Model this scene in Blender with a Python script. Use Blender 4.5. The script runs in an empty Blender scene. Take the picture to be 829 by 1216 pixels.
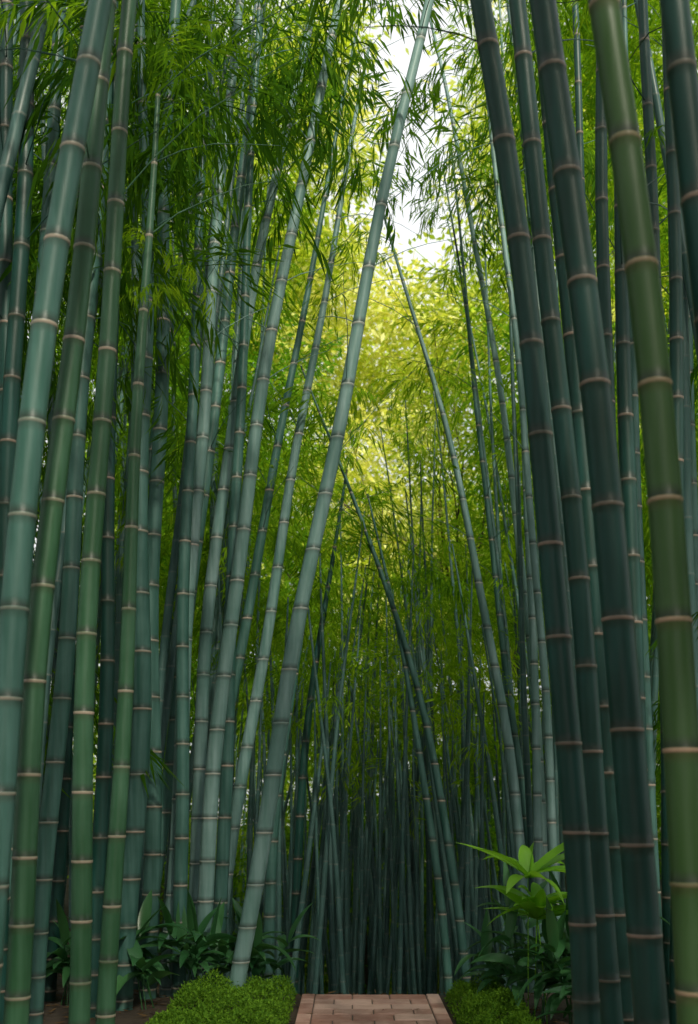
import bpy, math, random
import numpy as np
from mathutils import Vector, Matrix, noise
random.seed(7); rng=np.random.default_rng(7)
scene=bpy.context.scene
CAMZ=1.5; F=1200.0; CX=414.5; HY=960.0

# ------------------------------------------------------------------ helpers
def W(px,py,d):
    """survey bearing/elevation sighting at distance d -> world point"""
    return Vector(((px-CX)/F*d, d, CAMZ+(HY-py)/F*d))
def smooth(a,b,x):
    t=max(0.0,min(1.0,(x-a)/(b-a))); return t*t*(3-2*t)
def ground_z(x,y):
    d=min(max(y-8.15,0),28)
    half=1.25+0.14*max(y-8,0)
    w=1-smooth(half,half+1.6,abs(x-0.2))
    n=noise.noise(Vector((x*0.9,y*0.9,0)))*0.05+noise.noise(Vector((x*3,y*3,5)))*0.02
    n*=smooth(0.6,1.4,abs(x-0.17)) if y<9 else 1
    side=0.12*smooth(2,6,abs(x-0.2))*1.5
    return -0.25*d*w+n+side-0.004
def mesh_obj(name,verts,faces,mat=None,smooth_sh=False,attr=None,parent=None,link=True):
    me=bpy.data.meshes.new(name); me.from_pydata([tuple(v) for v in verts],[],faces); me.update()
    if mat is not None: me.materials.append(mat)
    if smooth_sh: me.polygons.foreach_set('use_smooth',[True]*len(me.polygons))
    if attr is not None:
        a=me.attributes.new('node','FLOAT','POINT'); a.data.foreach_set('value',attr)
    ob=bpy.data.objects.new(name,me)
    if link: scene.collection.objects.link(ob)
    if parent: ob.parent=parent
    return ob

# ------------------------------------------------------------------ materials
def newmat(name):
    m=bpy.data.materials.new(name); m.use_nodes=True; nt=m.node_tree; nt.nodes.clear()
    return m,nt,nt.nodes,nt.links
def ramp(N,stops):
    r=N.new('ShaderNodeValToRGB'); cr=r.color_ramp
    cr.elements[0].position=stops[0][0]; cr.elements[0].color=(*stops[0][1],1)
    cr.elements[1].position=stops[-1][0]; cr.elements[1].color=(*stops[-1][1],1)
    for p,c in stops[1:-1]:
        e=cr.elements.new(p); e.color=(*c,1)
    return r
def leaf_mat(name,cols,trans=0.5,tcol_mul=1.6,rough=0.45,gloss=False,wr=0.5):
    m,nt,N,L=newmat(name)
    oi=N.new('ShaderNodeAttribute'); oi.attribute_name='rnd'; ge=N.new('ShaderNodeNewGeometry')
    a=N.new('ShaderNodeMath'); a.operation='MULTIPLY_ADD'; a.inputs[1].default_value=wr
    b=N.new('ShaderNodeMath'); b.operation='MULTIPLY'; b.inputs[1].default_value=1-wr
    L.new(ge.outputs['Random Per Island'],b.inputs[0])
    L.new(oi.outputs['Fac'],a.inputs[0]); L.new(b.outputs[0],a.inputs[2])
    r=ramp(N,[(i/(len(cols)-1),c) for i,c in enumerate(cols)])
    L.new(a.outputs[0],r.inputs[0])
    if gloss:
        p=N.new('ShaderNodeBsdfPrincipled'); p.inputs['Roughness'].default_value=rough
        p.inputs['Specular IOR Level'].default_value=0.4
        L.new(r.outputs[0],p.inputs['Base Color'])
    else:
        p=N.new('ShaderNodeBsdfDiffuse'); L.new(r.outputs[0],p.inputs['Color'])
    t=N.new('ShaderNodeBsdfTranslucent')
    mul=N.new('ShaderNodeMix'); mul.data_type='RGBA'; mul.blend_type='MULTIPLY'; mul.inputs[0].default_value=1
    mul.inputs[7].default_value=(tcol_mul*1.1,tcol_mul,tcol_mul*0.5,1)
    L.new(r.outputs[0],mul.inputs[6]); L.new(mul.outputs[2],t.inputs['Color'])
    mx=N.new('ShaderNodeMixShader'); mx.inputs[0].default_value=trans
    L.new(p.outputs[0],mx.inputs[1]); L.new(t.outputs[0],mx.inputs[2])
    o=N.new('ShaderNodeOutputMaterial'); L.new(mx.outputs[0],o.inputs[0])
    return m
def culm_mat(name,c1,c2,bloom,ring=(0.42,0.33,0.26),island=False,rough=0.42):
    m,nt,N,L=newmat(name)
    tc=N.new('ShaderNodeTexCoord'); oi=N.new('ShaderNodeObjectInfo'); ge=N.new('ShaderNodeNewGeometry')
    rnd=ge.outputs['Random Per Island'] if island else oi.outputs['Random']
    mp=N.new('ShaderNodeMapping'); mp.inputs['Scale'].default_value=(14,14,0.9); L.new(tc.outputs['Object'],mp.inputs[0])
    n1=N.new('ShaderNodeTexNoise'); n1.inputs['Scale'].default_value=1.6; n1.inputs['Detail'].default_value=3; L.new(mp.outputs[0],n1.inputs['Vector'])
    n2=N.new('ShaderNodeTexNoise'); n2.inputs['Scale'].default_value=2.2; n2.inputs['Detail'].default_value=4; L.new(tc.outputs['Object'],n2.inputs['Vector'])
    base=N.new('ShaderNodeMix'); base.data_type='RGBA'; base.inputs[6].default_value=(*c1,1); base.inputs[7].default_value=(*c2,1)
    L.new(rnd,base.inputs[0])
    sub=N.new('ShaderNodeMath'); sub.operation='MULTIPLY'; L.new(n1.outputs[0],sub.inputs[0]); L.new(n2.outputs[0],sub.inputs[1])
    mr=N.new('ShaderNodeMapRange'); mr.inputs[1].default_value=0.16; mr.inputs[2].default_value=0.42; L.new(sub.outputs[0],mr.inputs[0])
    bl=N.new('ShaderNodeMix'); bl.data_type='RGBA'; bl.inputs[7].default_value=(*bloom,1)
    sc=N.new('ShaderNodeMath'); sc.operation='MULTIPLY'; sc.inputs[1].default_value=0.9; L.new(mr.outputs[0],sc.inputs[0])
    L.new(sc.outputs[0],bl.inputs[0]); L.new(base.outputs[2],bl.inputs[6])
    at=N.new('ShaderNodeAttribute'); at.attribute_name='node'
    pos=N.new('ShaderNodeMath'); pos.operation='MAXIMUM'; pos.inputs[1].default_value=0; L.new(at.outputs['Fac'],pos.inputs[0])
    neg=N.new('ShaderNodeMath'); neg.operation='MULTIPLY'; neg.inputs[1].default_value=-1; neg.use_clamp=True; L.new(at.outputs['Fac'],neg.inputs[0])
    rg=N.new('ShaderNodeMix'); rg.data_type='RGBA'; rg.inputs[7].default_value=(*ring,1)
    nr=N.new('ShaderNodeMath'); nr.operation='MULTIPLY'; L.new(pos.outputs[0],nr.inputs[0])
    mr2=N.new('ShaderNodeMapRange'); mr2.inputs[1].default_value=0.35; mr2.inputs[2].default_value=0.6; mr2.inputs[3].default_value=0.4; L.new(n2.outputs[0],mr2.inputs[0]); L.new(mr2.outputs[0],nr.inputs[1])
    L.new(nr.outputs[0],rg.inputs[0]); L.new(bl.outputs[2],rg.inputs[6])
    dk=N.new('ShaderNodeMix'); dk.data_type='RGBA'; dk.inputs[7].default_value=(0.015,0.02,0.012,1)
    L.new(neg.outputs[0],dk.inputs[0]); L.new(rg.outputs[2],dk.inputs[6])
    p=N.new('ShaderNodeBsdfPrincipled'); L.new(dk.outputs[2],p.inputs['Base Color'])
    rr=N.new('ShaderNodeMapRange'); rr.inputs[3].default_value=rough-0.1; rr.inputs[4].default_value=rough+0.2; L.new(n1.outputs[0],rr.inputs[0]); L.new(rr.outputs[0],p.inputs['Roughness'])
    p.inputs['Specular IOR Level'].default_value=0.38
    if not island:
        bp=N.new('ShaderNodeBump'); bp.inputs['Strength'].default_value=0.2; bp.inputs['Distance'].default_value=0.01
        L.new(n1.outputs[0],bp.inputs['Height']); L.new(bp.outputs[0],p.inputs['Normal'])
    o=N.new('ShaderNodeOutputMaterial'); L.new(p.outputs[0],o.inputs[0])
    return m
M_C={
 'green':culm_mat('culm_green',(0.016,0.072,0.026),(0.024,0.094,0.038),(0.06,0.155,0.09)),
 'teal':culm_mat('culm_teal',(0.024,0.088,0.070),(0.036,0.110,0.086),(0.09,0.20,0.175)),
 'pale':culm_mat('culm_pale',(0.085,0.18,0.16),(0.115,0.225,0.20),(0.23,0.35,0.34),ring=(0.42,0.38,0.33)),
 'dark':culm_mat('culm_dark',(0.004,0.034,0.024),(0.007,0.045,0.032),(0.014,0.078,0.066),ring=(0.30,0.22,0.17)),
 'olive':culm_mat('culm_olive',(0.032,0.086,0.018),(0.036,0.09,0.02),(0.06,0.125,0.045),ring=(0.50,0.33,0.23)),
 'mass':culm_mat('culm_mass',(0.010,0.048,0.042),(0.07,0.165,0.15),(0.11,0.21,0.20),ring=(0.18,0.18,0.16),island=True),
}
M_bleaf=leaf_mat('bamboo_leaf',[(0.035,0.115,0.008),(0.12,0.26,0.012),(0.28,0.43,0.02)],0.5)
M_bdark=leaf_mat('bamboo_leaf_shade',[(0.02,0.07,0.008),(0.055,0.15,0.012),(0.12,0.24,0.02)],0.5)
M_far=leaf_mat('sunny_leaf',[(0.11,0.26,0.015),(0.26,0.42,0.025),(0.50,0.60,0.06),(0.86,0.84,0.42)],0.42,1.4,wr=0.72)  # last pale stop paints the hazy glow into the far leaves
M_mid=leaf_mat('tree_leaf',[(0.045,0.15,0.012),(0.12,0.28,0.018),(0.26,0.42,0.03)],0.5)
M_plant=leaf_mat('plant_leaf',[(0.03,0.12,0.04),(0.06,0.18,0.06),(0.11,0.26,0.08)],0.25,1.4,0.3,True)
M_plantb=leaf_mat('plant_leaf_young',[(0.16,0.40,0.03),(0.22,0.48,0.04),(0.28,0.54,0.06)],0.4,1.5,0.35,True)
M_hedge=leaf_mat('hedge_leaf',[(0.07,0.17,0.02),(0.18,0.34,0.03),(0.34,0.48,0.05)],0.3)
def simple(name,c1,c2,scale=3,rough=0.9,bump=0.5,island=False):
    m,nt,N,L=newmat(name)
    tc=N.new('ShaderNodeTexCoord'); n=N.new('ShaderNodeTexNoise'); n.inputs['Scale'].default_value=scale; n.inputs['Detail'].default_value=9; n.inputs['Roughness'].default_value=0.65
    L.new(tc.outputs['Object'],n.inputs['Vector'])
    r=ramp(N,[(0.3,c1),(0.7,c2)]); src=n.outputs[0]
    if island:
        ge=N.new('ShaderNodeNewGeometry'); ad=N.new('ShaderNodeMath'); ad.operation='MULTIPLY_ADD'; ad.inputs[1].default_value=0.45
        L.new(ge.outputs['Random Per Island'],ad.inputs[0]); 
        s2=N.new('ShaderNodeMath'); s2.operation='MULTIPLY_ADD'; s2.inputs[1].default_value=0.9; s2.inputs[2].default_value=-0.18
        L.new(n.outputs[0],s2.inputs[0]); L.new(s2.outputs[0],ad.inputs[2]); src=ad.outputs[0]
    L.new(src,r.inputs[0])
    p=N.new('ShaderNodeBsdfPrincipled'); p.inputs['Roughness'].default_value=rough; L.new(r.outputs[0],p.inputs['Base Color'])
    b=N.new('ShaderNodeBump'); b.inputs['Strength'].default_value=bump; b.inputs['Distance'].default_value=0.02
    n2=N.new('ShaderNodeTexNoise'); n2.inputs['Scale'].default_value=scale*12; n2.inputs['Detail'].default_value=4; L.new(tc.outputs['Object'],n2.inputs['Vector'])
    L.new(n2.outputs[0],b.inputs['Height']); L.new(b.outputs[0],p.inputs['Normal'])
    o=N.new('ShaderNodeOutputMaterial'); L.new(p.outputs[0],o.inputs[0]); return m
M_ground=simple('soil_litter',(0.02,0.015,0.010),(0.07,0.048,0.03),2.5)
M_brick=simple('paver',(0.36,0.18,0.135),(0.66,0.43,0.35),5,0.8,0.3,True)
M_mortar=simple('mortar',(0.10,0.08,0.065),(0.17,0.14,0.11),8)
M_bark=simple('bark',(0.03,0.025,0.018),(0.09,0.07,0.05),6)
M_litter=leaf_mat('dead_leaf',[(0.06,0.04,0.02),(0.16,0.10,0.05),(0.28,0.20,0.10)],0.15)

# ------------------------------------------------------------------ ground
def axis(a,b,fine_a,fine_b,step,coarse):
    v=[a]
    while v[-1]<b:
        s=step if fine_a<=v[-1]<fine_b else coarse
        v.append(v[-1]+s)
    return v
xs=[-400,-200,-100,-60,-40,-30]+axis(-24,24,-8,8,0.2,1.0)+[32,45,70,110,200,400]
ys=[-200,-100,-50,-25]+axis(-14,44,2,20,0.2,1.0)+[52,65,90,140,220,400]
V=[(x,y,ground_z(x,y)) for y in ys for x in xs]; nx=len(xs)
Fc=[(j*nx+i,j*nx+i+1,(j+1)*nx+i+1,(j+1)*nx+i) for j in range(len(ys)-1) for i in range(nx-1)]
mesh_obj('ground',V,Fc,M_ground,True)

# path --------------------------------------------------------------
PX0,PX1=-0.37,0.71
def box(V,Fc,x0,x1,y0,y1,z0,z1,bev=0.006):
    b=len(V)
    V+= [(x0,y0,z0),(x1,y0,z0),(x1,y1,z0),(x0,y1,z0),
         (x0,y0,z1-bev),(x1,y0,z1-bev),(x1,y1,z1-bev),(x0,y1,z1-bev),
         (x0+bev,y0+bev,z1),(x1-bev,y0+bev,z1),(x1-bev,y1-bev,z1),(x0+bev,y1-bev,z1)]
    for q in [(0,1,5,4),(1,2,6,5),(2,3,7,6),(3,0,4,7),(4,5,9,8),(5,6,10,9),(6,7,11,10),(7,4,8,11),(8,9,10,11)]:
        Fc.append(tuple(b+i for i in q))
V=[];Fc=[]
def course(y0,y1,z,zb,row):
    box(V,Fc,PX0,PX0+0.1,y0+0.003,y1-0.003,zb,z+0.006)
    box(V,Fc,PX1-0.1,PX1,y0+0.003,y1-0.003,zb,z+0.006)
    x=PX0+0.105; off=(row%2)*0.14
    first=True
    while x<PX1-0.11:
        w=0.29 if not first or off==0 else 0.15
        x2=min(x+w,PX1-0.105)
        if x2-x>0.03:
            dz=random.uniform(-0.003,0.003)
            box(V,Fc,x+0.002,x2-0.004,y0+0.003,y1-0.003,zb,z+dz)
        x=x2+0.002; first=False
        if x2>=PX1-0.106: break
y=-3.0; r=0
while y<7.95:
    course(y,y+0.19,0.028,-0.03,r); y+=0.193; r+=1
yend=y
for s in range(8):
    zt=0.028-0.14*(s+1)
    for k in range(2):
        course(yend+s*0.472+k*0.236,yend+s*0.472+k*0.236+0.232,zt,zt-0.25,k)
pth=mesh_obj('brick_path',V,Fc,M_brick)
V=[];Fc=[]
box(V,Fc,PX0+0.004,PX1-0.004,-3.0,yend-0.003,-0.06,0.019)
mesh_obj('mortar_bed',V,Fc,M_mortar,parent=pth)

# ------------------------------------------------------------------ culms
TIPS=[]
def twig(V,Fc,a,c,r):
    d=(c-a)
    if d.length<1e-4: return
    q=d.to_track_quat('Z','Y'); b=len(V)
    for k,(p,rr) in enumerate(((a,r),(c,r*0.6))):
        for s in range(3):
            V.append(p+q@Vector((rr*math.cos(s*2.094),rr*math.sin(s*2.094),0)))
    for s in range(3): Fc.append((b+s,b+(s+1)%3,b+3+(s+1)%3,b+3+s))
def center_fn(P):
    P=sorted(P,key=lambda p:p[2])
    Z=[p[2] for p in P]
    def f(z):
        def lag(zz,k):
            s=0
            for i in range(len(P)):
                t=P[i][k]
                for j in range(len(P)):
                    if i!=j: t*=(zz-Z[j])/(Z[i]-Z[j])
                s+=t
            return s
        if z<Z[0] or z>Z[-1]:
            e=Z[0] if z<Z[0] else Z[-1]; h=0.05 if z<Z[0] else -0.05
            x0,y0=lag(e,0),lag(e,1)
            sx=(lag(e+h,0)-x0)/h; sy=(lag(e+h,1)-y0)/h
            d=z-e
            return x0+sx*d,y0+sy*d
        return lag(z,0),lag(z,1)
    return f
def add_culm(V,Fc,A,f,r0,z0,H,sides,rows,inter=0.36,origin=(0,0,0)):
    nodes=[];z=z0+0.08;k=0
    while z<z0+H:
        nodes.append(z); k+=1
        z+=inter*min(1.0,0.45+0.1*k)*random.uniform(0.9,1.1)
    b0=len(V); lev=[(z0-0.3,1.0,0)]
    for nz in nodes:
        ri=random.uniform(0.45,1.0)
        if rows>=6: lev+=[(nz-0.05,0.99,0),(nz-0.012,0.985,0.1),(nz-0.008,1.03,ri),(nz+0.004,1.04,ri),(nz+0.008,1.0,-0.9),(nz+0.05,0.985,0.0)]
        else: lev+=[(nz-0.014,0.99,0),(nz,1.05,ri),(nz+0.014,0.98,-0.3)]
    ph=random.uniform(0,6)
    wob=random.uniform(0.3,1)*r0*0.3
    for (z,m,a) in lev:
        t=max(0,min(1,(z-z0)/H)); r=r0*m*(1-0.86*t**1.4)+0.002
        x,y=f(z)
        x+=wob*math.sin(z*1.9+ph); y+=wob*math.cos(z*1.4+ph)
        for s in range(sides):
            an=2*math.pi*s/sides
            V.append((x+r*math.cos(an)-origin[0],y+r*math.sin(an)-origin[1],z-origin[2])); A.append(a)
    for l in range(len(lev)-1):
        for s in range(sides):
            a=b0+l*sides+s; b=b0+l*sides+(s+1)%sides
            Fc.append((a,b,b+sides,a+sides))
    if rows>=6:   # thin side branches on the upper nodes
        for i,nz in enumerate(nodes):
            if nz-z0>4.6 and random.random()<0.6:
                x,y=f(nz); p=Vector((x,y,nz))-Vector(origin); a=random.uniform(0,6.28)
                d=Vector((math.cos(a),math.sin(a),random.uniform(0.5,1.1))).normalized(); L=random.uniform(0.5,1.3)
                for k in range(4):
                    q=p+d*L/4; twig(V,Fc,p,q,0.006-0.001*k); A+= [0]*6
                    d=(d+Vector((random.gauss(0,.1),random.gauss(0,.1),-0.12))).normalized(); p=q
def tip_sprays(f,z0,H,n,frac):
    for i in range(n):
        z=z0+H*(1-frac*random.random()**1.3); x,y=f(z)
        TIPS.append(Vector((x,y,z)))
    x,y=f(z0+H); TIPS.append(Vector((x,y,z0+H-0.1)))
# (distance, depth lean, radius, colour, internode, sightings, extra height above the last sighting)
T=[
 (4.3,0.02,0.064,'teal',0.40,[(118,0),(44,470),(2,900)]),
 (4.8,0.03,0.058,'green',0.42,[(108,190),(62,620),(16,1200)]),
 (5.4,0.02,0.056,'green',0.40,[(153,40),(117,540),(92,1200)]),
 (5.7,0.03,0.054,'green',0.44,[(162,540),(148,800),(128,1200)],2.5),
 (7.6,-.03,0.078,'teal',0.45,[(172,360),(170,640),(152,1130)],3.5),
 (8.2,-.03,0.070,'teal',0.42,[(205,50),(188,500),(178,1130)]),
 (6.8,0.02,0.060,'teal',0.42,[(74,0),(50,330),(22,800)]),
 (6.2,0.01,0.060,'dark',0.42,[(32,0),(20,400),(-10,900)]),
 (7.0,0.02,0.066,'teal',0.45,[(118,200),(86,640),(44,1160)]),
 (8.6,0.00,0.066,'pale',0.42,[(278,60),(240,500),(203,1120)]),
 (9.2,0.02,0.066,'teal',0.42,[(305,60),(250,520),(178,1090)]),
 (8.8,-.02,0.070,'pale',0.42,[(405,0),(293,590),(240,1120)]),
 (7.8,0.00,0.066,'pale',0.44,[(508,0),(402,500),(288,1130)]),
 (9.6,0.02,0.066,'pale',0.42,[(396,290),(345,580),(262,1090)],2.2),
 (10.,0.02,0.064,'teal',0.42,[(368,330),(310,640),(225,1100)],2.6),
 (10.5,.02,0.062,'dark',0.42,[(250,150),(205,370),(150,900)]),
 (9.4,0.00,0.066,'pale',0.42,[(330,200),(283,450),(232,1100)]),
 (9.9,0.00,0.060,'teal',0.42,[(375,640),(345,820),(318,1120)],1.6),
 (8.4,0.00,0.060,'teal',0.42,[(236,300),(222,620),(214,1130)],4),
 (7.2,0.00,0.058,'dark',0.42,[(135,300),(128,700),(112,1180)],4),
 (9.0,0.00,0.062,'teal',0.42,[(292,330),(276,700),(262,1110)],4),
 (11.,0.00,0.058,'dark',0.42,[(390,690),(362,900),(350,1100)],1.5),
 (6.6,0.00,0.058,'dark',0.42,[(8,0),(6,500),(0,1000)]),
 (7.9,0.00,0.058,'dark',0.42,[(100,0),(96,400),(70,1000)]),
 (10.,0.00,0.056,'pale',0.42,[(478,325),(555,620),(618,1010)],0.9),
 (10.,-.01,0.046,'teal',0.40,[(400,540),(498,830),(552,1160)],0.9),
 (10.5,.02,0.048,'pale',0.42,[(512,30),(590,440),(646,1010)]),
 (9.5,0.00,0.042,'pale',0.42,[(592,220),(625,540),(658,1010)]),
 (11.,0.00,0.048,'teal',0.42,[(562,440),(590,700),(628,1000)],2.5),
 (10.,0.00,0.046,'pale',0.42,[(612,330),(628,640),(640,1010)],3),
 (10.,0.00,0.044,'teal',0.42,[(462,700),(500,900),(530,1150)],0.9),
 (4.6,0.00,0.062,'dark',0.46,[(572,0),(638,480),(694,1200)]),
 (5.2,0.00,0.058,'dark',0.46,[(612,0),(672,540),(726,1200)]),
 (4.1,0.01,0.070,'dark',0.46,[(646,0),(712,520),(772,1200)]),
 (3.4,0.00,0.062,'olive',0.43,[(718,0),(780,500),(826,1200)]),
 (3.4,0.00,0.058,'dark',0.40,[(803,0),(840,340),(880,900)]),
 (6.2,0.00,0.050,'dark',0.40,[(794,0),(802,400),(806,900)]),
 (6.6,0.00,0.056,'dark',0.42,[(714,60),(720,440),(735,1000)]),
 (6.0,0.00,0.060,'dark',0.42,[(738,290),(748,640),(770,1200)],4),
 (5.8,0.00,0.062,'dark',0.42,[(664,240),(700,640),(742,1200)]),
 (7.4,0.00,0.052,'teal',0.42,[(752,440),(762,760),(782,1150)],4),
 (8.0,0.00,0.048,'teal',0.42,[(814,250),(822,600),(824,1000)]),
 (6.9,0.00,0.050,'dark',0.42,[(765,0),(782,500),(795,1000)]),
 (8.5,0.00,0.050,'dark',0.42,[(690,200),(705,600),(716,1000)]),
]
for rec in T:
    (d,ly,r,c,it,S)=rec[:6]; ext=rec[6] if len(rec)>6 else None
    P=[]
    for (px,py) in S:
        z=CAMZ
        for _ in range(6):
            dd=d+ly*z; z=CAMZ+(HY-py)/F*dd
        P.append(W(px,py,d+ly*z))
    f=center_fn(P)
    x,y=f(0.0); z0=ground_z(x,y); x,y=f(z0); org=(x,y,z0)
    V=[];Fc=[];A=[]
    top=max(p[2] for p in P)
    H=(top-z0+ext) if ext else (random.uniform(11.5,13.5) if d>4 else 11)
    add_culm(V,Fc,A,f,r,z0,H,14,6,it,org)
    if ext: tip_sprays(f,z0,H,7,0.3)
    o=mesh_obj('bamboo_culm',V,Fc,M_C[c],True,A); o.location=org
V=[];Fc=[];A=[]
def fill(n,xr,yr,lean,r0=(0.035,0.055),hr=(9,14),cond=None,sides=7,jit=0.05,tips=0):
    k=0;tries=0
    while k<n and tries<n*40:
        tries+=1
        x=random.uniform(*xr); y=random.uniform(*yr)
        if cond and not cond(x,y): continue
        z0=ground_z(x,y); lx=random.gauss(lean(x),jit); lyy=random.gauss(0,0.03); cv=random.gauss(0,0.005)
        f=lambda z,x=x,y=y,z0=z0,lx=lx,lyy=lyy,cv=cv:(x+lx*(z-z0)+cv*(z-z0)**2,y+lyy*(z-z0))
        H=random.uniform(*hr)
        add_culm(V,Fc,A,f,random.uniform(*r0),z0,H,sides,3,random.uniform(0.3,0.42)); k+=1
        if tips: tip_sprays(f,z0,H,tips,0.25)
fill(60,(-7,-1.5),(8.8,16),lambda x:0.07,(0.04,0.06),cond=lambda x,y:x<-0.11*y-0.4)
fill(40,(-6,-2.6),(5.5,9),lambda x:0.05,(0.04,0.06),cond=lambda x,y:x<-0.30*y)
fill(34,(2.0,8),(7.5,16),lambda x:-0.04,(0.035,0.055),cond=lambda x,y:x>0.235*y+0.2)
fill(14,(1.9,4),(9.5,15),lambda x:-0.02,(0.025,0.042),(7,11),cond=lambda x,y:0.17*y<x<0.25*y,jit=0.03,tips=3)
fill(125,(-2.6,3.2),(12,20),lambda x:-0.02*(x-0.2),(0.028,0.045),(4.8,8.0),jit=0.055,tips=1)
fill(60,(-1.3,2.2),(10.4,13),lambda x:-0.05*(x-0.3),(0.022,0.038),(3.4,5.6),jit=0.06,tips=1)
fill(80,(-12,12),(20,26),lambda x:0,(0.035,0.05),(6,8.5),cond=lambda x,y:abs(x-1)>1.5 or random.random()<.3,tips=1)
fill(60,(-7,-2.2),(-6,4),lambda x:0.05,(0.045,0.06),(10,12))
fill(60,(2.2,7),(-6,2.8),lambda x:-0.05,(0.045,0.06),(10,12))
mesh_obj('bamboo_grove',V,Fc,M_C['mass'],True,A)

# ------------------------------------------------------------------ foliage prototypes
def leaf(V,Fc,p,d,L,w,droop=0.0):
    d=d.normalized(); up=Vector((random.gauss(0,0.5),random.gauss(0,0.5),1)); s=d.cross(up)
    if s.length<1e-3: s=Vector((1,0,0))
    s.normalize(); n=s.cross(d)
    b=len(V); m=p+d*L*0.38+Vector((0,0,-droop*L*0.1)); t=p+d*L+Vector((0,0,-droop*L*0.45))
    V+= [p, m-s*w*0.5-n*w*0.12, t, m+s*w*0.5-n*w*0.12]
    Fc+=[(b,b+1,b+2),(b,b+2,b+3)]
def spray(i,droop):
    random.seed(100+i); V=[];Fc=[]
    L=random.uniform(0.8,1.05); p=Vector((0,0,0)); d=Vector((1,0,0.35)).normalized()
    n=8
    for k in range(n):
        q=p+d*L/n; twig(V,Fc,p,q,0.004)
        d=(d+Vector((0,random.gauss(0,0.08),-0.13*droop))).normalized()
        for sd in (-1,1):
            if random.random()<0.85:
                e=(d*0.55+Vector((0,sd*random.uniform(0.5,1),random.uniform(-0.4,0.3)))).normalized()
                sl=random.uniform(0.16,0.38)*(1-0.4*k/n); pp=q.copy()
                nn=random.randint(4,5)
                for j in range(nn):
                    qq=pp+e*sl/nn; e=(e+Vector((0,0,-0.14*droop))).normalized()
                    pp=qq
                    a=random.choice((-1,1))*random.uniform(0.3,0.9)
                    ld=e+e.cross(Vector((0,0,1)))*a+Vector((0,0,random.uniform(-0.7,0.1)*droop))
                    leaf(V,Fc,qq,ld,random.uniform(0.10,0.17),random.uniform(0.018,0.027),droop)
                twig(V,Fc,q,pp,0.002)
        p=q
    return V,Fc
def clump(i):
    random.seed(300+i); V=[];Fc=[]
    for k in range(90):
        v=Vector((random.gauss(0,1),random.gauss(0,1),random.gauss(0,0.7)))
        v=v.normalized()*random.uniform(0.15,0.6)
        v.z*=0.55
        leaf(V,Fc,v,v.normalized()+Vector((random.gauss(0,.5),random.gauss(0,.5),random.gauss(-0.3,.4))),random.uniform(0.07,0.12),random.uniform(0.03,0.05),0.6)
        if k%10==0: twig(V,Fc,Vector((0,0,-0.1)),v,0.006)
    return V,Fc
def make_col(name,gen,n,mat,*a):
    col=bpy.data.collections.new(name)
    for i in range(n):
        V,Fc=gen(i,*a); o=mesh_obj(name+'_part',V,Fc,mat,link=False); col.objects.link(o)
    return col
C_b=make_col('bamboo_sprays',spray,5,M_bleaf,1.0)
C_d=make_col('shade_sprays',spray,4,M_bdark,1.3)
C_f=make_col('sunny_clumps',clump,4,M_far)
C_m=make_col('tree_clumps',clump,4,M_mid)
random.seed(21)
def gn_instances(name,pts,col,nproto,srange=(0.8,1.3),tilt=0.35,parent=None,tone=None,amp=0.9):
    me=bpy.data.meshes.new(name); me.from_pydata([tuple(p) for p in pts],[],[])
    n=len(pts); print(name,n)
    rot=np.stack([rng.normal(0,tilt,n),rng.normal(0,tilt,n),rng.uniform(0,6.283,n)],1).astype(np.float32)
    a=me.attributes.new('rot','FLOAT_VECTOR','POINT'); a.data.foreach_set('vector',rot.ravel())
    a=me.attributes.new('scl','FLOAT','POINT'); a.data.foreach_set('value',rng.uniform(srange[0],srange[1],n).astype(np.float32))
    if tone is None: tone=lambda p:0.5
    rv=[max(0,min(1,tone(p)+amp*noise.noise(Vector(p)*0.45+Vector((40,0,0)))+random.gauss(0,0.15))) for p in pts]
    a=me.attributes.new('rnd','FLOAT','POINT'); a.data.foreach_set('value',rv)
    a=me.attributes.new('idx','INT','POINT'); a.data.foreach_set('value',rng.integers(0,nproto,n).astype(np.int32))
    ob=bpy.data.objects.new(name,me); scene.collection.objects.link(ob)
    if parent: ob.parent=parent
    ng=bpy.data.node_groups.new(name+'_scatter','GeometryNodeTree')
    ng.interface.new_socket('Geometry',in_out='INPUT',socket_type='NodeSocketGeometry')
    ng.interface.new_socket('Geometry',in_out='OUTPUT',socket_type='NodeSocketGeometry')
    N=ng.nodes; L=ng.links
    gi=N.new('NodeGroupInput'); go=N.new('NodeGroupOutput')
    ci=N.new('GeometryNodeCollectionInfo'); ci.inputs['Collection'].default_value=col
    ci.inputs['Separate Children'].default_value=True; ci.inputs['Reset Children'].default_value=True
    ip=N.new('GeometryNodeInstanceOnPoints'); ip.inputs['Pick Instance'].default_value=True
    def na(nm,t):
        x=N.new('GeometryNodeInputNamedAttribute'); x.data_type=t; x.inputs['Name'].default_value=nm
        return [o for o in x.outputs if o.enabled and o.name=='Attribute'][0]
    L.new(gi.outputs[0],ip.inputs['Points']); L.new(ci.outputs[0],ip.inputs['Instance'])
    L.new(na('rot','FLOAT_VECTOR'),ip.inputs['Rotation']); L.new(na('scl','FLOAT'),ip.inputs['Scale']); L.new(na('idx','INT'),ip.inputs['Instance Index'])
    re=N.new('GeometryNodeRealizeInstances')
    L.new(ip.outputs[0],re.inputs[0]); L.new(re.outputs[0],go.inputs[0])
    md=ob.modifiers.new('scatter','NODES'); md.node_group=ng
    return ob
def clumpy(n,xr,yr,zr,thr,sc,cond=None,seed=0):
    out=[];tries=0
    while len(out)<n and tries<n*60:
        tries+=1
        p=Vector((random.uniform(*xr),random.uniform(*yr),random.uniform(*zr)))
        if cond and not cond(p): continue
        if noise.noise(p*sc+Vector((seed,0,0)))<thr: continue
        out.append(p)
    return out
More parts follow.
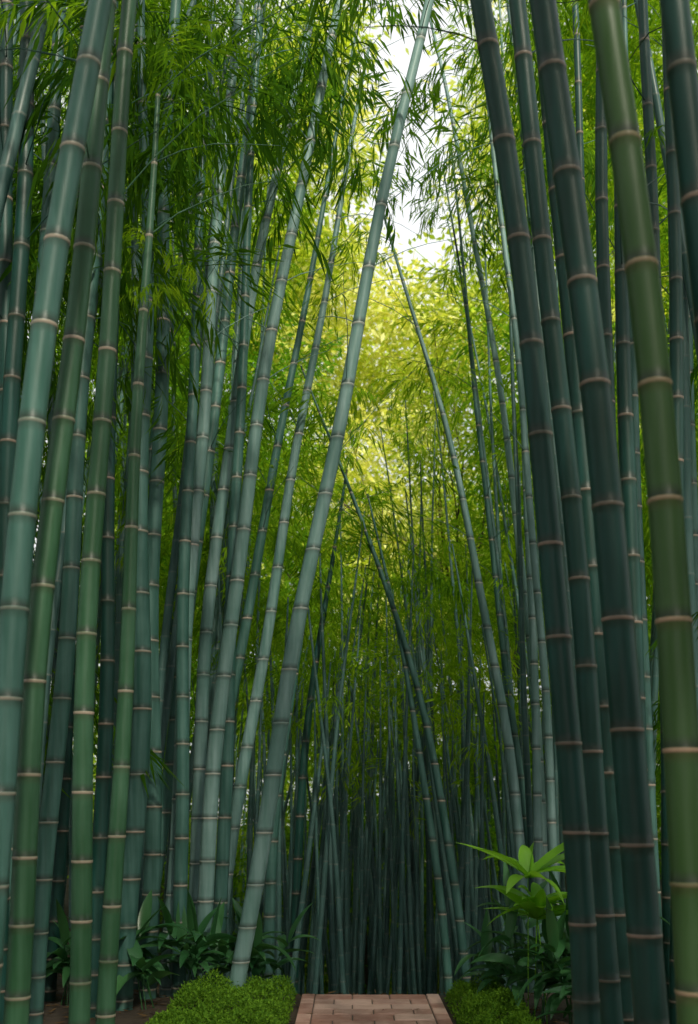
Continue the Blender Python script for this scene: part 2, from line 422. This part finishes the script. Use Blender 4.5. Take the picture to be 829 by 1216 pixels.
def u(p): return p.x/p.y
def v(p): return (p.z-CAMZ)/p.y
def left_ok(p):
    lim=-0.03+0.05*noise.noise(Vector((p.z*0.35,p.y*0.3,3)))
    low=3.9+1.6*noise.noise(Vector((p.x*.5,p.y*.3,1)))
    return u(p)<lim-0.035 and p.z>low-0.5*max(0,(-2.5-p.x))
def right_ok(p):
    lim=0.17+0.05*noise.noise(Vector((p.z*0.4,p.y*0.3,9)))
    low=4.4+1.5*noise.noise(Vector((p.x*.5,p.y*.3,7)))
    return u(p)>lim and p.z>low
pts=clumpy(1500,(-7,0.5),(10.5,15),(3.2,13.5),0.02,0.5,left_ok,1)
pts+=clumpy(680,(1.0,6),(11.5,15),(4.0,13.5),0.02,0.5,right_ok,2)
pts+=clumpy(260,(-1.6,3.4),(13,19),(1.5,7),0.0,0.5,lambda p:-0.08<u(p)<0.18 and 0.05<v(p)<0.24,3)
gn_instances('bamboo_canopy_foliage',pts,C_b,5,(0.8,1.3),tone=lambda p:0.58)
TIPS=[p for p in TIPS if not (0.0<u(p)<0.11 and v(p)>0.62)]
gn_instances('bamboo_tip_foliage',TIPS,C_b,5,(0.45,0.95),tilt=0.5,tone=lambda p:0.65)
pts=clumpy(190,(-4,-1.0),(6.8,9.5),(5.0,9),0.1,0.7,lambda p:u(p)<-0.15 and v(p)>0.38,5)
pts+=clumpy(500,(-9,-2.5),(8,15),(1.0,9),0.0,0.6,lambda p:u(p)<-0.3,6)
pts+=clumpy(450,(2.6,9),(7,15),(1.0,9),0.0,0.6,lambda p:u(p)>0.3,8)
for (px,py,d,rad,n) in [(410,10,8.5,.35,10),(395,60,8.5,.35,10),(592,240,10,.35,7),(595,70,10,.35,8),(610,60,9,.5,10),(615,170,10,.45,10),(200,180,6.8,.5,8),(170,330,7,.45,6),(230,90,7,.6,8),(370,100,9,.5,9)]:
    c=W(px,py,d)
    for _ in range(n): pts.append(c+Vector((random.gauss(0,rad*.7),random.gauss(0,rad*.7),random.gauss(0,rad*.7))))
sun_block=clumpy(600,(-9,9),(-12,4.4),(8.6,12.5),-0.10,0.35,None,30)  # unseen leaves above and behind the camera, added to shade the culms
sun_block+=clumpy(240,(-9,-3),(-8,5),(2.5,8.6),-0.1,0.4,None,31)+clumpy(240,(3,9),(-8,3),(2.5,8.6),-0.1,0.4,None,32)  # unseen leaves at both sides, added to deepen the near shade
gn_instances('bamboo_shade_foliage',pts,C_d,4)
gn_instances('added_shade_foliage',sun_block,C_d,4,(1.6,2.4))
pts=clumpy(900,(-5,7),(18,24),(-4,10.5),0.0,0.35,lambda p:(u(p)>0.12 or u(p)<-0.03 or v(p)<0.16) and (v(p)>-0.12),11)
gn_instances('woodland_foliage',pts,C_m,4,(1.0,1.8))
def far_ok(p):
    top=25
    if 0.01<u(p)<0.12: top=CAMZ+p.y*(0.49+0.1*noise.noise(p*.3))
    return p.z<top
def far_glow_tone(p):   # hazy central glow painted in as paler leaf colour
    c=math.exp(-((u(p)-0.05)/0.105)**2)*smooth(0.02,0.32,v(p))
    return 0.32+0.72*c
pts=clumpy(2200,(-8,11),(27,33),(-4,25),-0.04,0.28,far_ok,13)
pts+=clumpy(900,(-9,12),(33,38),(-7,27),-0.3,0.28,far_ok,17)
gn_instances('sunlit_woodland',pts,C_f,4,(1.6,3.0),tone=far_glow_tone,amp=0.7)
pts=clumpy(1100,(-22,22),(25,36),(-6,24),-0.1,0.3,lambda p:(u(p)<-0.16 or u(p)>0.27 or v(p)<0.05),14)
pts+=clumpy(350,(-15,-7),(7,22),(0,13),-0.1,0.3,None,15)+clumpy(350,(7,15),(7,22),(0,13),-0.1,0.3,None,16)
gn_instances('distant_woodland',pts,C_m,4,(1.8,3.0))

# ------------------------------------------------------------------ broadleaf trees
def tree(x,y,H,r,seed):
    random.seed(seed); V=[];Fc=[]; tips=[]
    z0=ground_z(x,y)
    def limb(p,d,L,r,depth):
        n=5
        for k in range(n):
            q=p+d*L/n; qt=(q-p).to_track_quat('Z','Y'); b=len(V); r2=r*(1-0.1)
            for pp,rr in ((p,r),(q,r2)):
                for s in range(6): V.append(pp+qt@Vector((rr*math.cos(s*1.047),rr*math.sin(s*1.047),0)))
            for s in range(6): Fc.append((b+s,b+(s+1)%6,b+6+(s+1)%6,b+6+s))
            p=q; r=r2; d=(d+Vector((random.gauss(0,.12),random.gauss(0,.12),0.06))).normalized()
            if depth>0 and k>=1:
                e=(d+Vector((random.gauss(0,.7),random.gauss(0,.7),random.uniform(0,.3)))).normalized()
                limb(p,e,L*0.55,r*0.5,depth-1)
            if depth==0: tips.append(p.copy())
        tips.append(p.copy())
    limb(Vector((0,0,-0.2)),Vector((random.gauss(0,.05),0,1)),H,r,2)
    t=mesh_obj('broadleaf_tree',V,Fc,M_bark,True); t.location=(x,y,z0)
    cr=[p+Vector((random.gauss(0,.3),random.gauss(0,.3),random.gauss(0,.3))) for p in tips if p.z>H*0.4]
    gn_instances('crown',cr,C_f,4,(0.9,1.4),parent=t,tone=lambda p:0.5)
tree(1.3,22,11,0.11,1); tree(2.9,24,12,0.13,2); tree(0.4,25,12,0.13,3)
random.seed(55)

# ------------------------------------------------------------------ hedges
def hedge(x0,x1,y0,y1,h,n):
    V=[];Fc=[]
    for _ in range(n):
        x=random.uniform(x0,x1); y=random.uniform(y0,y1)
        ex=min(1,min(x-x0,x1-x)/0.13); ey=min(1,min(y-y0,y1-y)/0.13)
        top=h*math.sqrt(max(0,1-(1-ex)**2))*math.sqrt(max(0,1-(1-ey)**2))*(0.85+0.6*noise.noise(Vector((x*3,y*3,2)))+0.35*noise.noise(Vector((x*9,y*9,2))))
        z=top*(1-random.random()**2*0.5) if random.random()<0.8 else random.uniform(0,top)
        if random.random()<0.02: z+=random.uniform(0,0.05)
        p=Vector((x,y,max(0,z)))
        leaf(V,Fc,p,Vector((random.gauss(0,1),random.gauss(0,1),random.gauss(0.6,.7))),random.uniform(0.02,0.036),random.uniform(0.010,0.016))
    return mesh_obj('low_hedge',V,Fc,M_hedge)
hedge(-1.28,-0.42,5.0,8.0,0.2,26000)
hedge(0.75,1.2,5.0,7.9,0.22,17000)

# ------------------------------------------------------------------ broad-leaved plants
def blade(V,Fc,p,d,L,w,droop):
    d=d.normalized(); s=d.cross(Vector((0,0,1)))
    if s.length<1e-3: s=Vector((1,0,0))
    s.normalize(); tw=random.gauss(0,.35); s=(Matrix.Rotation(tw,3,d)@s)
    n=9; b=len(V); q=p.copy(); dd=d.copy()
    for k in range(n+1):
        t=k/n; ww=w*0.5*(math.sin(math.pi*min(1,t*0.94+0.06)**0.75))**0.9 if t<1 else 0.001
        nn=s.cross(dd).normalized()
        V+= [q-s*ww+nn*ww*0.35*1, q.copy(), q+s*ww+nn*ww*0.35]
        q=q+dd*L/n; dd=(dd+Vector((0,0,-droop/n))).normalized()
    for k in range(n):
        a=b+k*3; Fc.extend([(a,a+1,a+4,a+3),(a+1,a+2,a+5,a+4)])
def plant(x,y,H,nst,L,w,mat,name='broad_leaved_plant',whorl=False,spread=0.35):
    V=[];Fc=[]
    z0=ground_z(x,y)
    for s in range(nst):
        az=random.uniform(0,6.28); hh=H*random.uniform(0.55,1.0) if nst>1 else H
        b=Vector((random.gauss(0,.05),random.gauss(0,.05),-0.03))
        t=Vector((math.cos(az)*spread*hh,math.sin(az)*spread*hh,hh))
        p=b.copy(); K=8
        for k in range(1,K+1):
            q=b.lerp(t,k/K)+Vector((0,0,0.08*math.sin(math.pi*k/K))); twig(V,Fc,p,q,0.006)
            if not whorl and k>2:
                a=az+k*2.4+random.gauss(0,.3)
                blade(V,Fc,q,Vector((math.cos(a),math.sin(a),random.uniform(0.2,0.9))),L*random.uniform(.7,1.1),w*random.uniform(.8,1.1),random.uniform(0.7,1.8))
            p=q
        if whorl:
            for j in range(12):
                a=j*0.698+random.gauss(0,.15)
                blade(V,Fc,t,Vector((math.cos(a),math.sin(a),random.uniform(0.1,1.1))),L*random.uniform(.8,1.1),w*random.uniform(.85,1.1),random.uniform(0.4,1.1))
        else:
            blade(V,Fc,t,Vector((random.gauss(0,.3),random.gauss(0,.3),1)),L,w,0.8)
    o=mesh_obj(name,V,Fc,mat,True); o.location=(x,y,z0); return o
plant(1.16,6.8,1.04,1,0.56,0.11,M_plantb,'broad_leaved_plant',True,0.05)
plant(1.30,7.0,1.16,2,0.45,0.10,M_plantb,'broad_leaved_plant',True,0.14)
for (x,y,h) in [(1.28,7.0,.75),(1.5,6.7,.8),(1.15,7.5,.7),(1.68,6.9,.85),(1.4,7.3,.9),(1.8,7.4,.85),(1.5,6.3,.5)]:
    plant(x,y,h,4,0.38,0.09,M_plant)
for (x,y,h) in [(-1.25,8.2,.6),(-1.5,7.6,.55),(-1.85,8.0,.55),(-0.95,8.4,.55),(-1.65,8.8,.6),(-2.2,7.7,.5),(-2.6,8.2,.5),(-0.75,8.7,.5)]:
    plant(x,y,h,4,0.42,0.10,M_plant,spread=0.5)
V=[];Fc=[]
for _ in range(7000):
    x=random.uniform(-5,5); y=random.uniform(4,12)
    if PX0-.03<x<PX1+.03 and y<8.1 and random.random()<0.97: continue
    z=ground_z(x,y)+0.012
    if PX0-.03<x<PX1+.03 and y<8.1: z=0.036
    a=random.uniform(0,6.28); leaf(V,Fc,Vector((x,y,z)),Vector((math.cos(a),math.sin(a),random.uniform(-.05,.25))),random.uniform(.05,.12),random.uniform(.01,.018))
mesh_obj('fallen_leaves',V,Fc,M_litter)

# ------------------------------------------------------------------ light
w=bpy.data.worlds.new('World'); scene.world=w; w.use_nodes=True
nt=w.node_tree; bg=nt.nodes['Background']; sk=nt.nodes.new('ShaderNodeTexSky'); sk.sky_type='NISHITA'; sk.sun_disc=False
EL=math.radians(43); AZ=math.radians(162)   # azimuth clockwise from +Y
sk.sun_elevation=EL; sk.sun_rotation=AZ; sk.air_density=1.0; sk.dust_density=4.0
# thin bright cloud veil over the blue
tc=nt.nodes.new('ShaderNodeTexCoord'); cn=nt.nodes.new('ShaderNodeTexNoise'); cn.inputs['Scale'].default_value=2.5; cn.inputs['Detail'].default_value=5
nt.links.new(tc.outputs['Generated'],cn.inputs['Vector'])
cm=nt.nodes.new('ShaderNodeMapRange'); cm.inputs[1].default_value=0.3; cm.inputs[2].default_value=0.65; cm.inputs[3].default_value=0.65; cm.inputs[4].default_value=0.98
nt.links.new(cn.outputs[0],cm.inputs[0])
mx=nt.nodes.new('ShaderNodeMix'); mx.data_type='RGBA'; mx.inputs[7].default_value=(8.2,8.3,8.3,1)
nt.links.new(cm.outputs[0],mx.inputs[0]); nt.links.new(sk.outputs[0],mx.inputs[6])
nt.links.new(mx.outputs[2],bg.inputs[0]); bg.inputs[1].default_value=0.15
sun=bpy.data.lights.new('sun','SUN'); sun.energy=5; sun.angle=math.radians(4); sun.color=(1,0.93,0.76)
so=bpy.data.objects.new('sun',sun); scene.collection.objects.link(so)
dirv=Vector((math.sin(AZ)*math.cos(EL),math.cos(AZ)*math.cos(EL),math.sin(EL)))
so.rotation_euler=dirv.to_track_quat('Z','Y').to_euler()

# ------------------------------------------------------------------ camera
cam=bpy.data.cameras.new('camera'); co=bpy.data.objects.new('camera',cam); scene.collection.objects.link(co)
co.location=(0,0,CAMZ); co.rotation_euler=(math.radians(90),0,0)
cam.sensor_fit='VERTICAL'; cam.sensor_height=36; cam.lens=36*F/1216
cam.shift_y=(HY-608)/1216; cam.clip_end=2000
cam.dof.use_dof=True; cam.dof.focus_distance=7.5; cam.dof.aperture_fstop=2.0
scene.camera=co
scene.view_settings.view_transform='Standard'; scene.view_settings.look='None'; scene.view_settings.exposure=0
